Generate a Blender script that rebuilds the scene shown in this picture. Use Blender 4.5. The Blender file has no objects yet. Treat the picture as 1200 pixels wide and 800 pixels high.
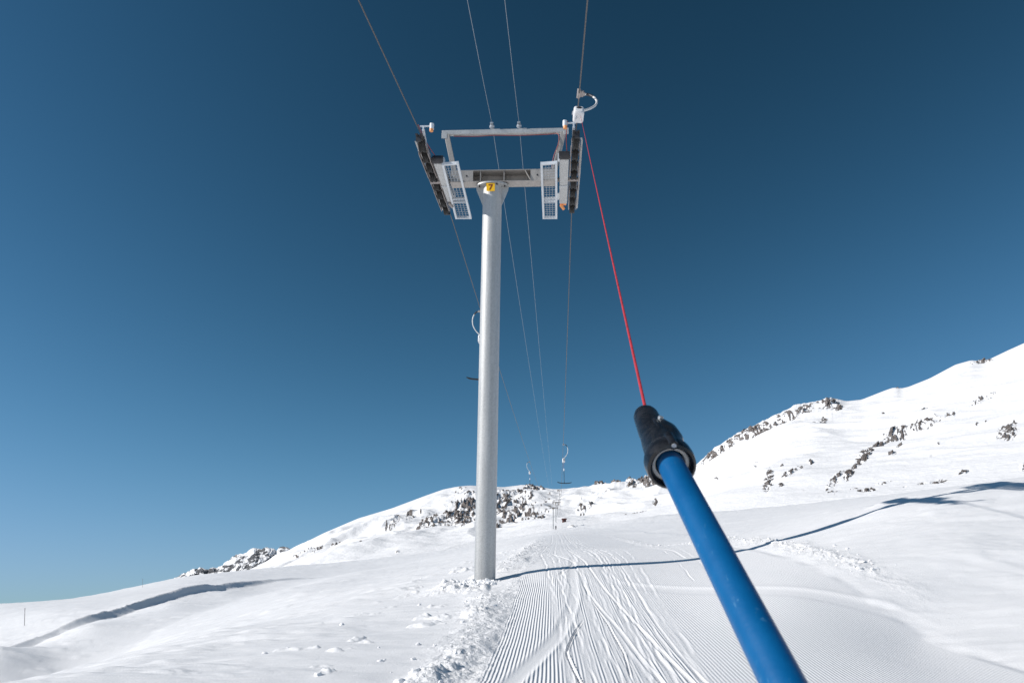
import bpy, bmesh, math, random
import numpy as np
from math import radians, sin, cos, pi
from mathutils import Vector, Matrix

# ------------------------------------------------------------------ camera, light, exposure
scn = bpy.context.scene
C = scn.collection
PITCH = radians(21.3)
cam_d = bpy.data.cameras.new('camera')
cam = bpy.data.objects.new('camera', cam_d); C.objects.link(cam)
cam_d.lens = 24.0; cam_d.sensor_width = 36.0
cam_d.clip_start = 0.02; cam_d.clip_end = 60000
cam.location = (0, 0, 0); cam.rotation_euler = (radians(90) + PITCH, 0, 0)
cam_d.dof.use_dof = True; cam_d.dof.focus_distance = 6.0; cam_d.dof.aperture_fstop = 14.0
scn.camera = cam

SUN_EL, SHADOW_AZ = radians(31.0), radians(15.0)       # shadows fall to the right and slightly uphill
w = bpy.data.worlds.new('World'); scn.world = w; w.use_nodes = True
nt = w.node_tree; bg = nt.nodes['Background']
sky = nt.nodes.new('ShaderNodeTexSky'); sky.sky_type = 'NISHITA'; sky.sun_disc = False
sky.sun_elevation = SUN_EL; sky.sun_rotation = radians(255.0)
sky.altitude = 2600; sky.air_density = 1.0; sky.dust_density = 0.15; sky.ozone_density = 1.6

# deep high-altitude blue: each channel of the sky is steepened, then rolled off near the horizon
spr = nt.nodes.new('ShaderNodeSeparateColor'); cmb = nt.nodes.new('ShaderNodeCombineColor'); nt.links.new(sky.outputs[0], spr.inputs[0])
def _wm(op, a, b):
    n = nt.nodes.new('ShaderNodeMath'); n.operation = op
    for i, v in enumerate((a, b)):
        if isinstance(v, (int, float)): n.inputs[i].default_value = v
        else: nt.links.new(v, n.inputs[i])
    return n.outputs[0]
for ch, (g_, c_, k_) in enumerate(((2.0, .1155, .374), (1.9, .1009, .538), (2.05, .0297, .285))):
    P_ = _wm('POWER', spr.outputs[ch], g_)
    nt.links.new(_wm('MULTIPLY', _wm('DIVIDE', P_, _wm('ADD', _wm('MULTIPLY', P_, c_), 1.0)), k_), cmb.inputs[ch])
nt.links.new(cmb.outputs[0], bg.inputs[0])
bg.inputs[1].default_value = 0.10
sun_d = bpy.data.lights.new('sun', 'SUN'); sun = bpy.data.objects.new('sun', sun_d); C.objects.link(sun)
sun_d.energy = 4.3; sun_d.angle = radians(0.53); sun_d.color = (1.0, 0.965, 0.92)
sd = Vector((cos(SUN_EL) * cos(SHADOW_AZ), cos(SUN_EL) * sin(SHADOW_AZ), -sin(SUN_EL)))
sun.rotation_euler = sd.to_track_quat('-Z', 'Y').to_euler(); sun.location = (-20, -5, 30)
vs = scn.view_settings
vs.view_transform = 'Standard'; vs.look = 'None'; vs.exposure = 0.1; vs.gamma = 1.0; vs.use_curve_mapping = False
scn.cycles.max_bounces = 5; scn.cycles.diffuse_bounces = 3

# ------------------------------------------------------------------ helpers
def at(px, py, t):
    a = (px - 600) / 800.0; b = (400 - py) / 800.0
    f = cos(PITCH) - b * sin(PITCH); u = sin(PITCH) + b * cos(PITCH)
    return Vector((a / f * t, t, u / f * t))
def ur(px, py):
    p = at(px, py, 1.0); return p.x, p.z
def tag(o, label=None, cat=None, group=None, kind=None):
    if label: o['label'] = label
    if cat: o['category'] = cat
    if group: o['group'] = group
    if kind: o['kind'] = kind
    return o
def empty(name, loc=(0, 0, 0)):
    o = bpy.data.objects.new(name, None); C.objects.link(o); o.location = loc; o.empty_display_size = 0.1
    return o
def link(name, me, parent=None, mat=None):
    o = bpy.data.objects.new(name, me); C.objects.link(o)
    if mat: me.materials.append(mat)
    if parent: o.parent = parent
    return o
def split_bm(name, bm, mat, parent=None, **kw):
    """one object for each loose piece"""
    bm.verts.index_update(); seen = set(); out = []
    for v0 in bm.verts:
        if v0 in seen: continue
        st_ = [v0]; comp = {v0}
        while st_:
            v = st_.pop()
            for e in v.link_edges:
                w_ = e.other_vert(v)
                if w_ not in comp: comp.add(w_); st_.append(w_)
        seen |= comp; b2 = bmesh.new(); mp = {v: b2.verts.new(v.co) for v in comp}
        for f in {f for v in comp for f in v.link_faces}: b2.faces.new([mp[v] for v in f.verts])
        out.append(from_bm(name, b2, mat, parent, **kw))
    bm.free(); return out
def from_bm(name, bm, mat, parent=None, smooth=True, bevel=0.0):
    bmesh.ops.recalc_face_normals(bm, faces=bm.faces[:])
    me = bpy.data.meshes.new(name); bm.to_mesh(me); bm.free()
    if smooth:
        me.polygons.foreach_set('use_smooth', [True] * len(me.polygons))
        try: me.set_sharp_from_angle(angle=radians(35))
        except Exception: pass
    o = link(name, me, parent, mat)
    if bevel:
        m = o.modifiers.new('bevel', 'BEVEL'); m.width = bevel; m.segments = 2; m.limit_method = 'ANGLE'
    return o
def box(bm, c, s, rot=None):
    r = bmesh.ops.create_cube(bm, size=1.0)
    M = Matrix.Translation(Vector(c)) @ (rot.to_4x4() if rot else Matrix.Identity(4)) @ Matrix.Diagonal((s[0], s[1], s[2], 1))
    bmesh.ops.transform(bm, matrix=M, verts=r['verts'])
def frame_of(a, b, up=Vector((0, 0, 1))):
    z = (b - a).normalized()
    if abs(z.dot(up)) > 0.98: up = Vector((0, 1, 0))
    x = up.cross(z).normalized(); y = z.cross(x)
    return Matrix((x, y, z)).transposed()
def cyl(bm, a, b, r, r2=None, n=16, caps=True):
    a = Vector(a); b = Vector(b)
    g = bmesh.ops.create_cone(bm, cap_ends=caps, segments=n, radius1=r, radius2=r if r2 is None else r2, depth=(b - a).length)
    M = Matrix.Translation((a + b) / 2) @ frame_of(a, b).to_4x4()
    bmesh.ops.transform(bm, matrix=M, verts=g['verts'])
def beam(bm, a, b, wx, wy, up=Vector((0, 1, 0))):
    a = Vector(a); b = Vector(b); R = frame_of(a, b, up)
    box(bm, (a + b) / 2, (wx, wy, (b - a).length), R)
def tube(bm, pts, r, n=10, caps=True):
    pts = [Vector(p) for p in pts]; rings = []
    rr = r if isinstance(r, (list, tuple)) else [r] * len(pts)
    ref = Vector((0.13, 0.2, 1)).normalized()
    for i, p in enumerate(pts):
        d = (pts[min(i + 1, len(pts) - 1)] - pts[max(i - 1, 0)]).normalized()
        if i == 0:
            x = d.orthogonal().normalized()
        else:
            x = (x - d * x.dot(d)).normalized()
        y = d.cross(x)
        rings.append([bm.verts.new(p + (x * cos(2 * pi * k / n) + y * sin(2 * pi * k / n)) * rr[i]) for k in range(n)])
    for i in range(len(rings) - 1):
        for k in range(n):
            bm.faces.new((rings[i][k], rings[i][(k + 1) % n], rings[i + 1][(k + 1) % n], rings[i + 1][k]))
    if caps:
        bm.faces.new(rings[0][::-1]); bm.faces.new(rings[-1])
def lathe(bm, a, d, prof, n=40, sx=1.0, ref=None):
    """prof: list of (dist along d, radius) ; open profile revolved about the axis a + s d"""
    a = Vector(a); d = Vector(d).normalized()
    x = (ref - d * ref.dot(d)).normalized() if ref else d.orthogonal().normalized(); y = d.cross(x)
    rings = [[bm.verts.new(a + d * s + (x * cos(2 * pi * k / n) * sx + y * sin(2 * pi * k / n)) * r) for k in range(n)] for s, r in prof]
    for i in range(len(rings) - 1):
        for k in range(n):
            bm.faces.new((rings[i][k], rings[i][(k + 1) % n], rings[i + 1][(k + 1) % n], rings[i + 1][k]))
    return rings
def smooth_path(pts, k=8):
    pts = [Vector(p) for p in pts]; out = []
    P = [pts[0] * 2 - pts[1]] + pts + [pts[-1] * 2 - pts[-2]]
    for i in range(1, len(P) - 2):
        for j in range(k):
            t = j / k
            out.append(0.5 * ((2 * P[i]) + (-P[i - 1] + P[i + 1]) * t + (2 * P[i - 1] - 5 * P[i] + 4 * P[i + 1] - P[i + 2]) * t * t
                              + (-P[i - 1] + 3 * P[i] - 3 * P[i + 1] + P[i + 2]) * t ** 3))
    out.append(pts[-1]); return out

# numpy noise
def _h(ix, iy, seed):
    h = (ix.astype(np.int64) * 374761393 + iy.astype(np.int64) * 668265263 + seed * 974634777) & 0xffffffff
    h = ((h ^ (h >> 13)) * 1274126177) & 0xffffffff
    h = ((h ^ (h >> 16)) * 2246822519) & 0xffffffff
    return ((h ^ (h >> 15)) & 0xffffff).astype(np.float32) / 16777215.0
def vn(x, y, seed=0):
    ix = np.floor(x); iy = np.floor(y); fx = (x - ix).astype(np.float32); fy = (y - iy).astype(np.float32)
    fx = fx * fx * fx * (fx * (fx * 6 - 15) + 10); fy = fy * fy * fy * (fy * (fy * 6 - 15) + 10)
    a = _h(ix, iy, seed); b = _h(ix + 1, iy, seed); c = _h(ix, iy + 1, seed); d = _h(ix + 1, iy + 1, seed)
    return (a + (b - a) * fx) * (1 - fy) + (c + (d - c) * fx) * fy
def fbm(x, y, seed=0, oct=4, gain=0.5, lac=2.03):
    s = 0; a = 1.0; n = 0
    for i in range(oct):
        s = s + a * (vn(x, y, seed + i * 17) - 0.5) * 2; n += a
        x = x * lac * 0.93 + y * lac * 0.37 + 13.7; y = y * lac * 0.93 - x * 0.37 * 0.93 + 7.1; a *= gain
    return s / n
def ss(a, b, x):
    t = np.clip((x - a) / (b - a), 0, 1); return t * t * (3 - 2 * t)

def grid_mesh(name, X, Y, Z, mat, attrs=None, kind=None, label=None):
    R, K = X.shape
    me = bpy.data.meshes.new(name)
    co = np.stack([X, Y, Z], -1).reshape(-1, 3).astype(np.float32)
    me.vertices.add(R * K); me.vertices.foreach_set('co', co.ravel())
    i = np.arange(R * K).reshape(R, K)
    q = np.stack([i[:-1, :-1], i[:-1, 1:], i[1:, 1:], i[1:, :-1]], -1).reshape(-1, 4)
    n = len(q)
    me.loops.add(n * 4); me.loops.foreach_set('vertex_index', q.ravel().astype(np.int32))
    me.polygons.add(n); me.polygons.foreach_set('loop_start', np.arange(0, n * 4, 4, dtype=np.int32))
    me.polygons.foreach_set('use_smooth', np.ones(n, dtype=bool))
    for k, v in (attrs or {}).items():
        a = me.attributes.new(k, 'FLOAT', 'POINT'); a.data.foreach_set('value', v.ravel().astype(np.float32))
    me.update(calc_edges=True)
    o = link(name, me, None, mat)
    tag(o, label=label, kind=kind)
    return o

# ------------------------------------------------------------------ materials
def mat(name):
    m = bpy.data.materials.new(name); m.use_nodes = True
    return m, m.node_tree, m.node_tree.nodes['Principled BSDF']
def node(nt, typ, **kw):
    n = nt.nodes.new(typ)
    for k, v in kw.items():
        if k.startswith('i_'): n.inputs[int(k[2:])].default_value = v
        else: setattr(n, k, v)
    return n
def math_n(nt, op, a, b=None, clamp=False):
    n = nt.nodes.new('ShaderNodeMath'); n.operation = op; n.use_clamp = clamp
    for i, v in enumerate((a, b)):
        if v is None: continue
        if isinstance(v, (int, float)): n.inputs[i].default_value = v
        else: nt.links.new(v, n.inputs[i])
    return n.outputs[0]
def noise_n(nt, scale, detail=3, rough=0.5, vec=None, dist=0.0):
    n = nt.nodes.new('ShaderNodeTexNoise'); n.inputs['Scale'].default_value = scale
    n.inputs['Detail'].default_value = detail; n.inputs['Roughness'].default_value = rough
    n.inputs['Distortion'].default_value = dist
    if vec is None:
        g = nt.nodes.new('ShaderNodeNewGeometry') if False else nt.nodes.new('ShaderNodeTexCoord'); vec = g.outputs['Object']
    nt.links.new(vec, n.inputs['Vector'])
    return n.outputs['Fac']
def simple(name, col, rough=0.5, metal=0.0, var=0.15, scale=6.0, bump=0.0, bscale=60.0, spec=0.5):
    m, t, b = mat(name)
    f = noise_n(t, scale, 5, 0.6)
    r = t.nodes.new('ShaderNodeValToRGB'); t.links.new(f, r.inputs[0])
    r.color_ramp.elements[0].position = 0.3; r.color_ramp.elements[1].position = 0.7
    r.color_ramp.elements[0].color = tuple(c * (1 - var) for c in col) + (1,)
    r.color_ramp.elements[1].color = tuple(min(1, c * (1 + var)) for c in col) + (1,)
    t.links.new(r.outputs[0], b.inputs['Base Color'])
    b.inputs['Metallic'].default_value = metal; b.inputs['Roughness'].default_value = rough
    b.inputs['Specular IOR Level'].default_value = spec
    if bump:
        bp = t.nodes.new('ShaderNodeBump'); bp.inputs['Distance'].default_value = bump
        t.links.new(noise_n(t, bscale, 4, 0.6), bp.inputs['Height']); t.links.new(bp.outputs[0], b.inputs['Normal'])
    return m

SNOW = (0.862, 0.85, 0.848)
def snow_ground_mat():
    m, t, b = mat('groomed_snow')
    b.inputs['Base Color'].default_value = SNOW + (1,)
    b.inputs['Roughness'].default_value = 0.6; b.inputs['Specular IOR Level'].default_value = 0.25
    tc = t.nodes.new('ShaderNodeTexCoord'); sp = t.nodes.new('ShaderNodeSeparateXYZ'); t.links.new(tc.outputs['Object'], sp.inputs[0])
    wob = noise_n(t, 0.35, 2, 0.5, tc.outputs['Object'])
    q = math_n(t, 'ADD', math_n(t, 'SUBTRACT', sp.outputs[0], math_n(t, 'MULTIPLY', sp.outputs[1], 0.058)), math_n(t, 'MULTIPLY', wob, 0.06))
    s = math_n(t, 'SINE', math_n(t, 'MULTIPLY', q, 2 * pi / 0.034))
    ca = node(t, 'ShaderNodeAttribute', attribute_name='cord').outputs['Fac']
    cord = math_n(t, 'MULTIPLY', math_n(t, 'MULTIPLY', s, ca), 0.0044)
    ra = node(t, 'ShaderNodeAttribute', attribute_name='rough').outputs['Fac']
    n1 = noise_n(t, 38, 4, 0.62); n2 = noise_n(t, 170, 3, 0.6)
    h = math_n(t, 'ADD', cord, math_n(t, 'MULTIPLY', n2, 0.0030))
    amp = math_n(t, 'ADD', math_n(t, 'MULTIPLY', ra, 0.016), 0.0045)
    h = math_n(t, 'ADD', h, math_n(t, 'MULTIPLY', n1, amp))
    bp = t.nodes.new('ShaderNodeBump'); bp.inputs['Distance'].default_value = 1.0; bp.inputs['Strength'].default_value = 1.0
    t.links.new(h, bp.inputs['Height']); t.links.new(bp.outputs[0], b.inputs['Normal'])
    return m
def mountain_mat(name, k=1.0, rockcol=((0.16, 0.138, 0.128), (0.56, 0.49, 0.45))):
    m, t, b = mat(name)
    ra = node(t, 'ShaderNodeAttribute', attribute_name='rock').outputs['Fac']
    n = noise_n(t, 1.1 * k, 4, 0.7)
    f = math_n(t, 'ADD', ra, math_n(t, 'MULTIPLY', math_n(t, 'SUBTRACT', n, 0.5), 0.7))
    rp = t.nodes.new('ShaderNodeValToRGB'); t.links.new(f, rp.inputs[0])
    rp.color_ramp.elements[0].position = 0.46; rp.color_ramp.elements[1].position = 0.54
    r2 = t.nodes.new('ShaderNodeValToRGB'); t.links.new(noise_n(t, 0.3 * k, 6, 0.8), r2.inputs[0])
    r2.color_ramp.elements[0].position = 0.35; r2.color_ramp.elements[1].position = 0.68
    r2.color_ramp.elements[0].color = rockcol[0] + (1,); r2.color_ramp.elements[1].color = rockcol[1] + (1,)
    mx = node(t, 'ShaderNodeMix', data_type='RGBA'); t.links.new(rp.outputs[0], mx.inputs[0])
    mx.inputs[6].default_value = SNOW + (1,); t.links.new(r2.outputs[0], mx.inputs[7])
    t.links.new(mx.outputs[2], b.inputs['Base Color'])
    b.inputs['Roughness'].default_value = 0.8; b.inputs['Specular IOR Level'].default_value = 0.15
    bp = t.nodes.new('ShaderNodeBump'); bp.inputs['Distance'].default_value = 1.0 / k
    hh = math_n(t, 'ADD', math_n(t, 'MULTIPLY', noise_n(t, 0.35 * k, 4, 0.6), 0.5), math_n(t, 'MULTIPLY', math_n(t, 'MULTIPLY', noise_n(t, 0.7 * k, 5, 0.75), rp.outputs[0]), 4.0))
    t.links.new(hh, bp.inputs['Height']); t.links.new(bp.outputs[0], b.inputs['Normal'])
    return m

def galv_mat(name, base=(0.50, 0.51, 0.52), metal=0.55, rough=0.48):
    m, t, b = mat(name)
    tc = t.nodes.new('ShaderNodeTexCoord')
    v = t.nodes.new('ShaderNodeTexVoronoi'); v.inputs['Scale'].default_value = 55; t.links.new(tc.outputs['Object'], v.inputs['Vector'])
    st = t.nodes.new('ShaderNodeMapping'); st.inputs['Scale'].default_value = (6, 6, 0.35); t.links.new(tc.outputs['Object'], st.inputs['Vector'])
    streak = noise_n(t, 1.6, 5, 0.65, st.outputs[0], 0.4)
    f = math_n(t, 'ADD', math_n(t, 'MULTIPLY', v.outputs['Color'], 0.32), math_n(t, 'MULTIPLY', streak, 0.75))
    r = t.nodes.new('ShaderNodeValToRGB'); t.links.new(f, r.inputs[0])
    r.color_ramp.elements[0].position = 0.25; r.color_ramp.elements[1].position = 0.85
    r.color_ramp.elements[0].color = tuple(c * 0.72 for c in base) + (1,); r.color_ramp.elements[1].color = tuple(c * 1.2 for c in base) + (1,)
    t.links.new(r.outputs[0], b.inputs['Base Color'])
    b.inputs['Metallic'].default_value = metal
    t.links.new(math_n(t, 'ADD', math_n(t, 'MULTIPLY', streak, 0.25), rough - 0.12), b.inputs['Roughness'])
    bp = t.nodes.new('ShaderNodeBump'); bp.inputs['Distance'].default_value = 0.0012
    t.links.new(noise_n(t, 90, 3, 0.6), bp.inputs['Height']); t.links.new(bp.outputs[0], b.inputs['Normal'])
    return m

M = dict(
    ground=snow_ground_mat(), mount=mountain_mat('snow_and_rock'),
    far=mountain_mat('far_snow_and_rock', 0.12, ((0.15, 0.16, 0.18), (0.36, 0.35, 0.35))),
    clod=simple('clod_snow', SNOW, 0.7, 0, 0.02, 8, 0.004, 60, 0.2),
    galv=galv_mat('galvanised_steel', (0.50, 0.50, 0.49), 0.35, 0.5), galv2=galv_mat('bright_galvanised_steel', (0.66, 0.65, 0.63), 0.2, 0.55),
    beam=galv_mat('dull_galvanised_beam', (0.40, 0.37, 0.34), 0.2, 0.6),
    white=simple('pale_galvanised_frame', (0.62, 0.65, 0.68), 0.5, 0.1, 0.08),
    mesh=simple('grating_steel', (0.42, 0.44, 0.46), 0.6, 0.3, 0.15),
    rubber=simple('black_rubber', (0.018, 0.017, 0.016), 0.7, 0, 0.4, 12),
    plate=simple('sheave_plate', (0.36, 0.32, 0.30), 0.5, 0.3, 0.2, 10),
    dark=simple('dark_steel', (0.05, 0.05, 0.055), 0.5, 0.5, 0.3),
    rope=simple('wire_rope', (0.13, 0.12, 0.115), 0.5, 0.6, 0.3, 40),
    cable=simple('grey_cable', (0.33, 0.36, 0.39), 0.4, 0.5, 0.1), wire=simple('pale_cable', (0.50, 0.53, 0.56), 0.4, 0.5, 0.1),
    yellow=simple('yellow_enamel', (0.95, 0.52, 0.01), 0.45, 0, 0.05), digit=simple('dark_red_print', (0.16, 0.02, 0.01), 0.5, 0, 0.1),
    red=simple('red_cord', (0.42, 0.022, 0.035), 0.7, 0, 0.25, 60, 0.0006, 500),
    redd=simple('dull_red_wire', (0.30, 0.06, 0.05), 0.6, 0, 0.1),
    blue=None, black=None,
    box=simple('pale_plastic', (0.72, 0.71, 0.71), 0.45, 0, 0.1, 20), orange=simple('orange_plastic', (0.85, 0.35, 0.12), 0.5, 0, 0.1),
    wood=simple('brown_boards', (0.13, 0.05, 0.04), 0.8, 0, 0.3, 2), stake=simple('grey_stake', (0.22, 0.20, 0.19), 0.7, 0, 0.2),
    liner=simple('white_liner', (0.62, 0.61, 0.58), 0.5, 0, 0.12, 60),
    cloth=simple('dark_ski_clothing', (0.03, 0.03, 0.04), 0.8, 0, 0.3), skin=simple('skin', (0.5, 0.33, 0.25), 0.6, 0, 0.05),
)
def blue_mat():
    m, t, b = mat('blue_painted_tube')
    tc = t.nodes.new('ShaderNodeTexCoord')
    n1 = noise_n(t, 14, 4, 0.6); n2 = noise_n(t, 230, 2, 0.5)
    r = t.nodes.new('ShaderNodeValToRGB'); t.links.new(n1, r.inputs[0])
    r.color_ramp.elements[0].position = 0.3; r.color_ramp.elements[1].position = 0.75
    r.color_ramp.elements[0].color = (0.000, 0.079, 0.228, 1); r.color_ramp.elements[1].color = (0.000, 0.110, 0.292, 1)
    # pale scuffs where the paint is rubbed
    sc = t.nodes.new('ShaderNodeValToRGB'); t.links.new(noise_n(t, 75, 5, 0.7), sc.inputs[0])
    sc.color_ramp.elements[0].position = 0.655; sc.color_ramp.elements[1].position = 0.72
    mp = t.nodes.new('ShaderNodeMapping'); mp.inputs['Rotation'].default_value = (0.25, 0.1, 0); mp.inputs['Scale'].default_value = (1, .12, .12); t.links.new(tc.outputs['Object'], mp.inputs['Vector'])
    s2 = t.nodes.new('ShaderNodeValToRGB'); t.links.new(noise_n(t, 320, 3, 0.7, mp.outputs[0]), s2.inputs[0])
    s2.color_ramp.elements[0].position = 0.66; s2.color_ramp.elements[1].position = 0.72
    fac = math_n(t, 'MAXIMUM', math_n(t, 'MULTIPLY', sc.outputs[0], 0.6), math_n(t, 'MULTIPLY', s2.outputs[0], 0.28))
    mx = node(t, 'ShaderNodeMix', data_type='RGBA'); t.links.new(fac, mx.inputs[0])
    t.links.new(math_n(t, 'ADD', math_n(t, 'MULTIPLY', n1, 0.35), 0.26), b.inputs['Roughness'])
    t.links.new(r.outputs[0], mx.inputs[6]); mx.inputs[7].default_value = (0.12, 0.30, 0.46, 1)
    t.links.new(mx.outputs[2], b.inputs['Base Color'])
    b.inputs['Specular IOR Level'].default_value = 0.4
    bp = t.nodes.new('ShaderNodeBump'); bp.inputs['Distance'].default_value = 0.00025
    t.links.new(n2, bp.inputs['Height']); t.links.new(bp.outputs[0], b.inputs['Normal'])
    return m
def black_mat():
    m, t, b = mat('black_moulded_plastic')
    n1 = noise_n(t, 60, 5, 0.7)
    r = t.nodes.new('ShaderNodeValToRGB'); t.links.new(n1, r.inputs[0])
    r.color_ramp.elements[0].position = 0.4; r.color_ramp.elements[1].position = 0.75
    r.color_ramp.elements[0].color = (0.007, 0.007, 0.008, 1); r.color_ramp.elements[1].color = (0.026, 0.026, 0.029, 1)
    t.links.new(r.outputs[0], b.inputs['Base Color']); t.links.new(math_n(t, 'ADD', math_n(t, 'MULTIPLY', n1, 0.35), 0.10), b.inputs['Roughness'])
    bp = t.nodes.new('ShaderNodeBump'); bp.inputs['Distance'].default_value = 0.0006
    t.links.new(noise_n(t, 140, 4, 0.6), bp.inputs['Height']); t.links.new(bp.outputs[0], b.inputs['Normal'])
    return m
M['blue'] = blue_mat(); M['black'] = black_mat()

# ------------------------------------------------------------------ near ground: one snow sheet
HC = 1.4
LIP = [(0, 751, 22, .95), (60, 735, 25, 1.15), (130, 714, 29, 1.45), (190, 693, 33, 1.6), (250, 683, 38, 1.4), (320, 679, 45, .6), (400, 674, 58, .0)]
def bank_h(u):
    xs = [ur(a, b)[0] for a, b, c, h in LIP]; return sum(np.interp(np.asarray(u) + k * .012, [-1.6, -1.0] + xs, [.3, .4] + [h for a, b, c, h in LIP]) for k in range(-4, 5)) / 9
ctrl = []
def cp(px, py, t, far=False):
    u, r = ur(px, py); z = r * t
    if far: z -= float(bank_h(u))
    ctrl.append((u, t, (z + HC) / t))
for a in [  # near field and track
    (0, 800, 6.2), (0, 781, 12), (40, 772, 15), (0, 768, 16.5), (-60, 784, 17), (-60, 795, 10), (0, 757, 20), (100, 738, 24), (200, 712, 29), (270, 695, 35), (330, 684, 44),
    (100, 800, 6.1), (200, 800, 6.1), (300, 800, 6.1), (400, 800, 6.0), (500, 800, 6.0), (570, 800, 6.0), (700, 800, 6.0), (900, 800, 6.0), (1050, 800, 6.1), (1200, 790, 6.4),
    (100, 766, 11), (200, 740, 15), (300, 716, 18), (400, 700, 16), (400, 685, 30), (500, 692, 14), (568, 681, 14), (480, 672, 30),
    (640, 665, 14.4), (700, 660, 14.7), (810, 653, 15.2), (930, 627, 15.2), (1000, 606, 15.4), (1060, 590.5, 15.0), (1110, 583, 14.8), (1110, 580, 18.5), (1110, 578.5, 24), (1200, 568.5, 15.2), (1200, 565, 20),
    (620, 640, 32), (700, 641, 31), (780, 640, 31), (634, 632, 46), (690, 632, 46), (745, 631, 46), (642, 626.5, 62), (690, 626.5, 62), (725, 626, 62), (650, 623.5, 85), (690, 623.5, 85), (646, 622, 140), (680, 621, 140), (645, 621, 268), (690, 618, 200),
    (560, 655, 36), (580, 643, 80), (590, 636, 140), (860, 628, 30), (860, 610, 70), (850, 600, 180),
    (1000, 594, 32), (1000, 588, 80), (1000, 584, 170), (1100, 577, 45), (1100, 574, 170), (1200, 563, 50), (1200, 558, 170),
    (930, 654, 12.2), (1080, 690, 9.6), (1200, 705, 8.9), (1080, 640, 11.6), (1200, 640, 11.2), (930, 702, 9.3), (800, 720, 9.2), (1080, 745, 8.2), (650, 720, 9.5), (760, 605, 160), (760, 620, 70)]: cp(*a)
for a in [(320, 679, 45), (400, 674, 58), (480, 662, 75), (0, 707, 65), (60, 705, 70), (150, 690, 75), (215, 676, 85), (320, 665, 110), (400, 659, 130), (480, 650, 160),
          (0, 752, 22), (60, 737, 25.2), (130, 715, 29.2), (190, 693, 33.2), (250, 683, 38.2), (60, 718, 42), (150, 703, 46),
          (0, 735, 150), (150, 715, 170), (215, 690, 170), (320, 675, 210), (400, 668, 230), (480, 655, 250)]: cp(*a, far=True)
for u, t, g in [(-1.4, 6, .10), (-1.4, 20, .03), (-1.4, 80, .0), (1.4, 6, .17), (1.4, 15, .25), (1.4, 60, .24), (1.4, 200, .22)]: ctrl.append((u, t, g))
cu = np.array([c[0] for c in ctrl]) * 2.2; cl = np.log([c[1] for c in ctrl]); cg = np.array([c[2] for c in ctrl])
def tps(r2): return 0.5 * r2 * np.log(r2 + 1e-9)
n = len(ctrl); A = np.zeros((n + 3, n + 3))
A[:n, :n] = tps((cu[:, None] - cu) ** 2 + (cl[:, None] - cl) ** 2) + np.eye(n) * 0.004
A[:n, n] = A[n, :n] = 1; A[:n, n + 1] = A[n + 1, :n] = cu; A[:n, n + 2] = A[n + 2, :n] = cl
Wt = np.linalg.solve(A, np.concatenate([cg, np.zeros(3)]))
def base_g(u, t):
    a = (u * 2.2).astype(np.float32); l = np.log(np.maximum(t, 5.5)).astype(np.float32)
    s = Wt[n] + Wt[n + 1] * a + Wt[n + 2] * l
    for i in range(n): s = s + np.float32(Wt[i]) * tps((a - cu[i]) ** 2 + (l - cl[i]) ** 2)
    return s
lipw = [at(a, b, c) for a, b, c, h in LIP]
def base_z(X, Y):
    T = np.maximum(Y, 5.5); U = np.clip(X / T, -1.5, 1.5)
    return base_g(U, T) * Y - HC
def bank_z(X, Y):
    # crest line as X_lip(Y); the ground steps up to its left
    ly = np.array([-5.0, 10.0] + [p.y for p in lipw]); lx = np.array([-13.6, -14.4] + [p.x for p in lipw])
    xl = np.interp(Y, ly, lx) + 0.40 * fbm(Y * 0.25, Y * 0.0, 5, 2)
    s = X - xl            # >0: in the scoop, to the right of the crest
    h = bank_h(np.clip(X / np.maximum(Y, 5.5), -1.5, 1.5))
    prof = np.where(s < 0, 1.0, np.where(s < 0.40, 1 - 0.30 * (s / 0.40) ** 0.9, 0.70 * (1 - np.clip((s - 0.40) / 4.2, 0, 1)) ** 1.3))
    prof = prof + 0.03 * np.exp(-((s + 0.3) / 0.4) ** 2)
    face = (s > -0.1) & (s < 3)
    dip = (1 - np.exp(-1.5 * h)) * np.exp(-((s - 4.4) / 3.6) ** 2)
    dl = 0.58 + 0.34 * (1 - ss(-0.62, -0.45, X / np.maximum(Y, 5.5)))
    return h * prof - dl * dip, np.where(face, h, 0.0), dip

random.seed(4)
RNG = np.random.default_rng(7)
TRK = 0.058
GROOVES = []
for i in range(52):
    q0 = RNG.uniform(0.0, 1.15) if i < 44 else RNG.uniform(0.8, 2.6)
    GROOVES.append(dict(q=q0, s=RNG.normal(0, 0.012) + (q0 - 0.45) * 0.045, a=RNG.uniform(0.002, 0.018), wl=RNG.uniform(3.5, 14), ph=RNG.uniform(0, 6.3),
                        w=RNG.uniform(0.007, 0.018), d=RNG.uniform(0.0010, 0.0042), t0=RNG.choice([4, 4, 7, 9, 12]), t1=RNG.choice([9, 14, 25, 60, 150, 200])))
ARCS = [  # distinct ski trails: list of (Y, q), half width, depth
    ([(4.5, -.62), (6.3, -.30), (8, .02), (10.5, .28), (14, .36), (18, .5)], .070, .007),
    ([(4.5, .30), (6.2, .17), (7.2, .10), (8.3, .22), (9.2, .38)], .012, .014),
    ([(4.5, .95), (6.5, .80), (8.5, .72), (11, .52), (15, .42)], .022, .007),
    ([(4.5, 1.15), (6.5, 1.05), (9, .95), (12, .75), (17, .6), (25, .5)], .020, .009),
    ([(4.5, 1.25), (6.6, 1.15), (9, 1.2), (12.5, 1.3), (16, 1.35), (24, 1.1)], .016, .005),
    ([(15, 2.75), (18, 3.0), (22, 2.9), (27, 2.3), (36, 1.6)], .035, .008),
    ([(6, .60), (7.2, .66), (9, .62), (11, .5)], .010, .010),
    ([(13, .05), (15, .45), (17, .25), (22, -.1)], .035, .008)]
rows = [-2.9]
while rows[-1] < 4.5: rows.append(rows[-1] + 0.12)
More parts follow.
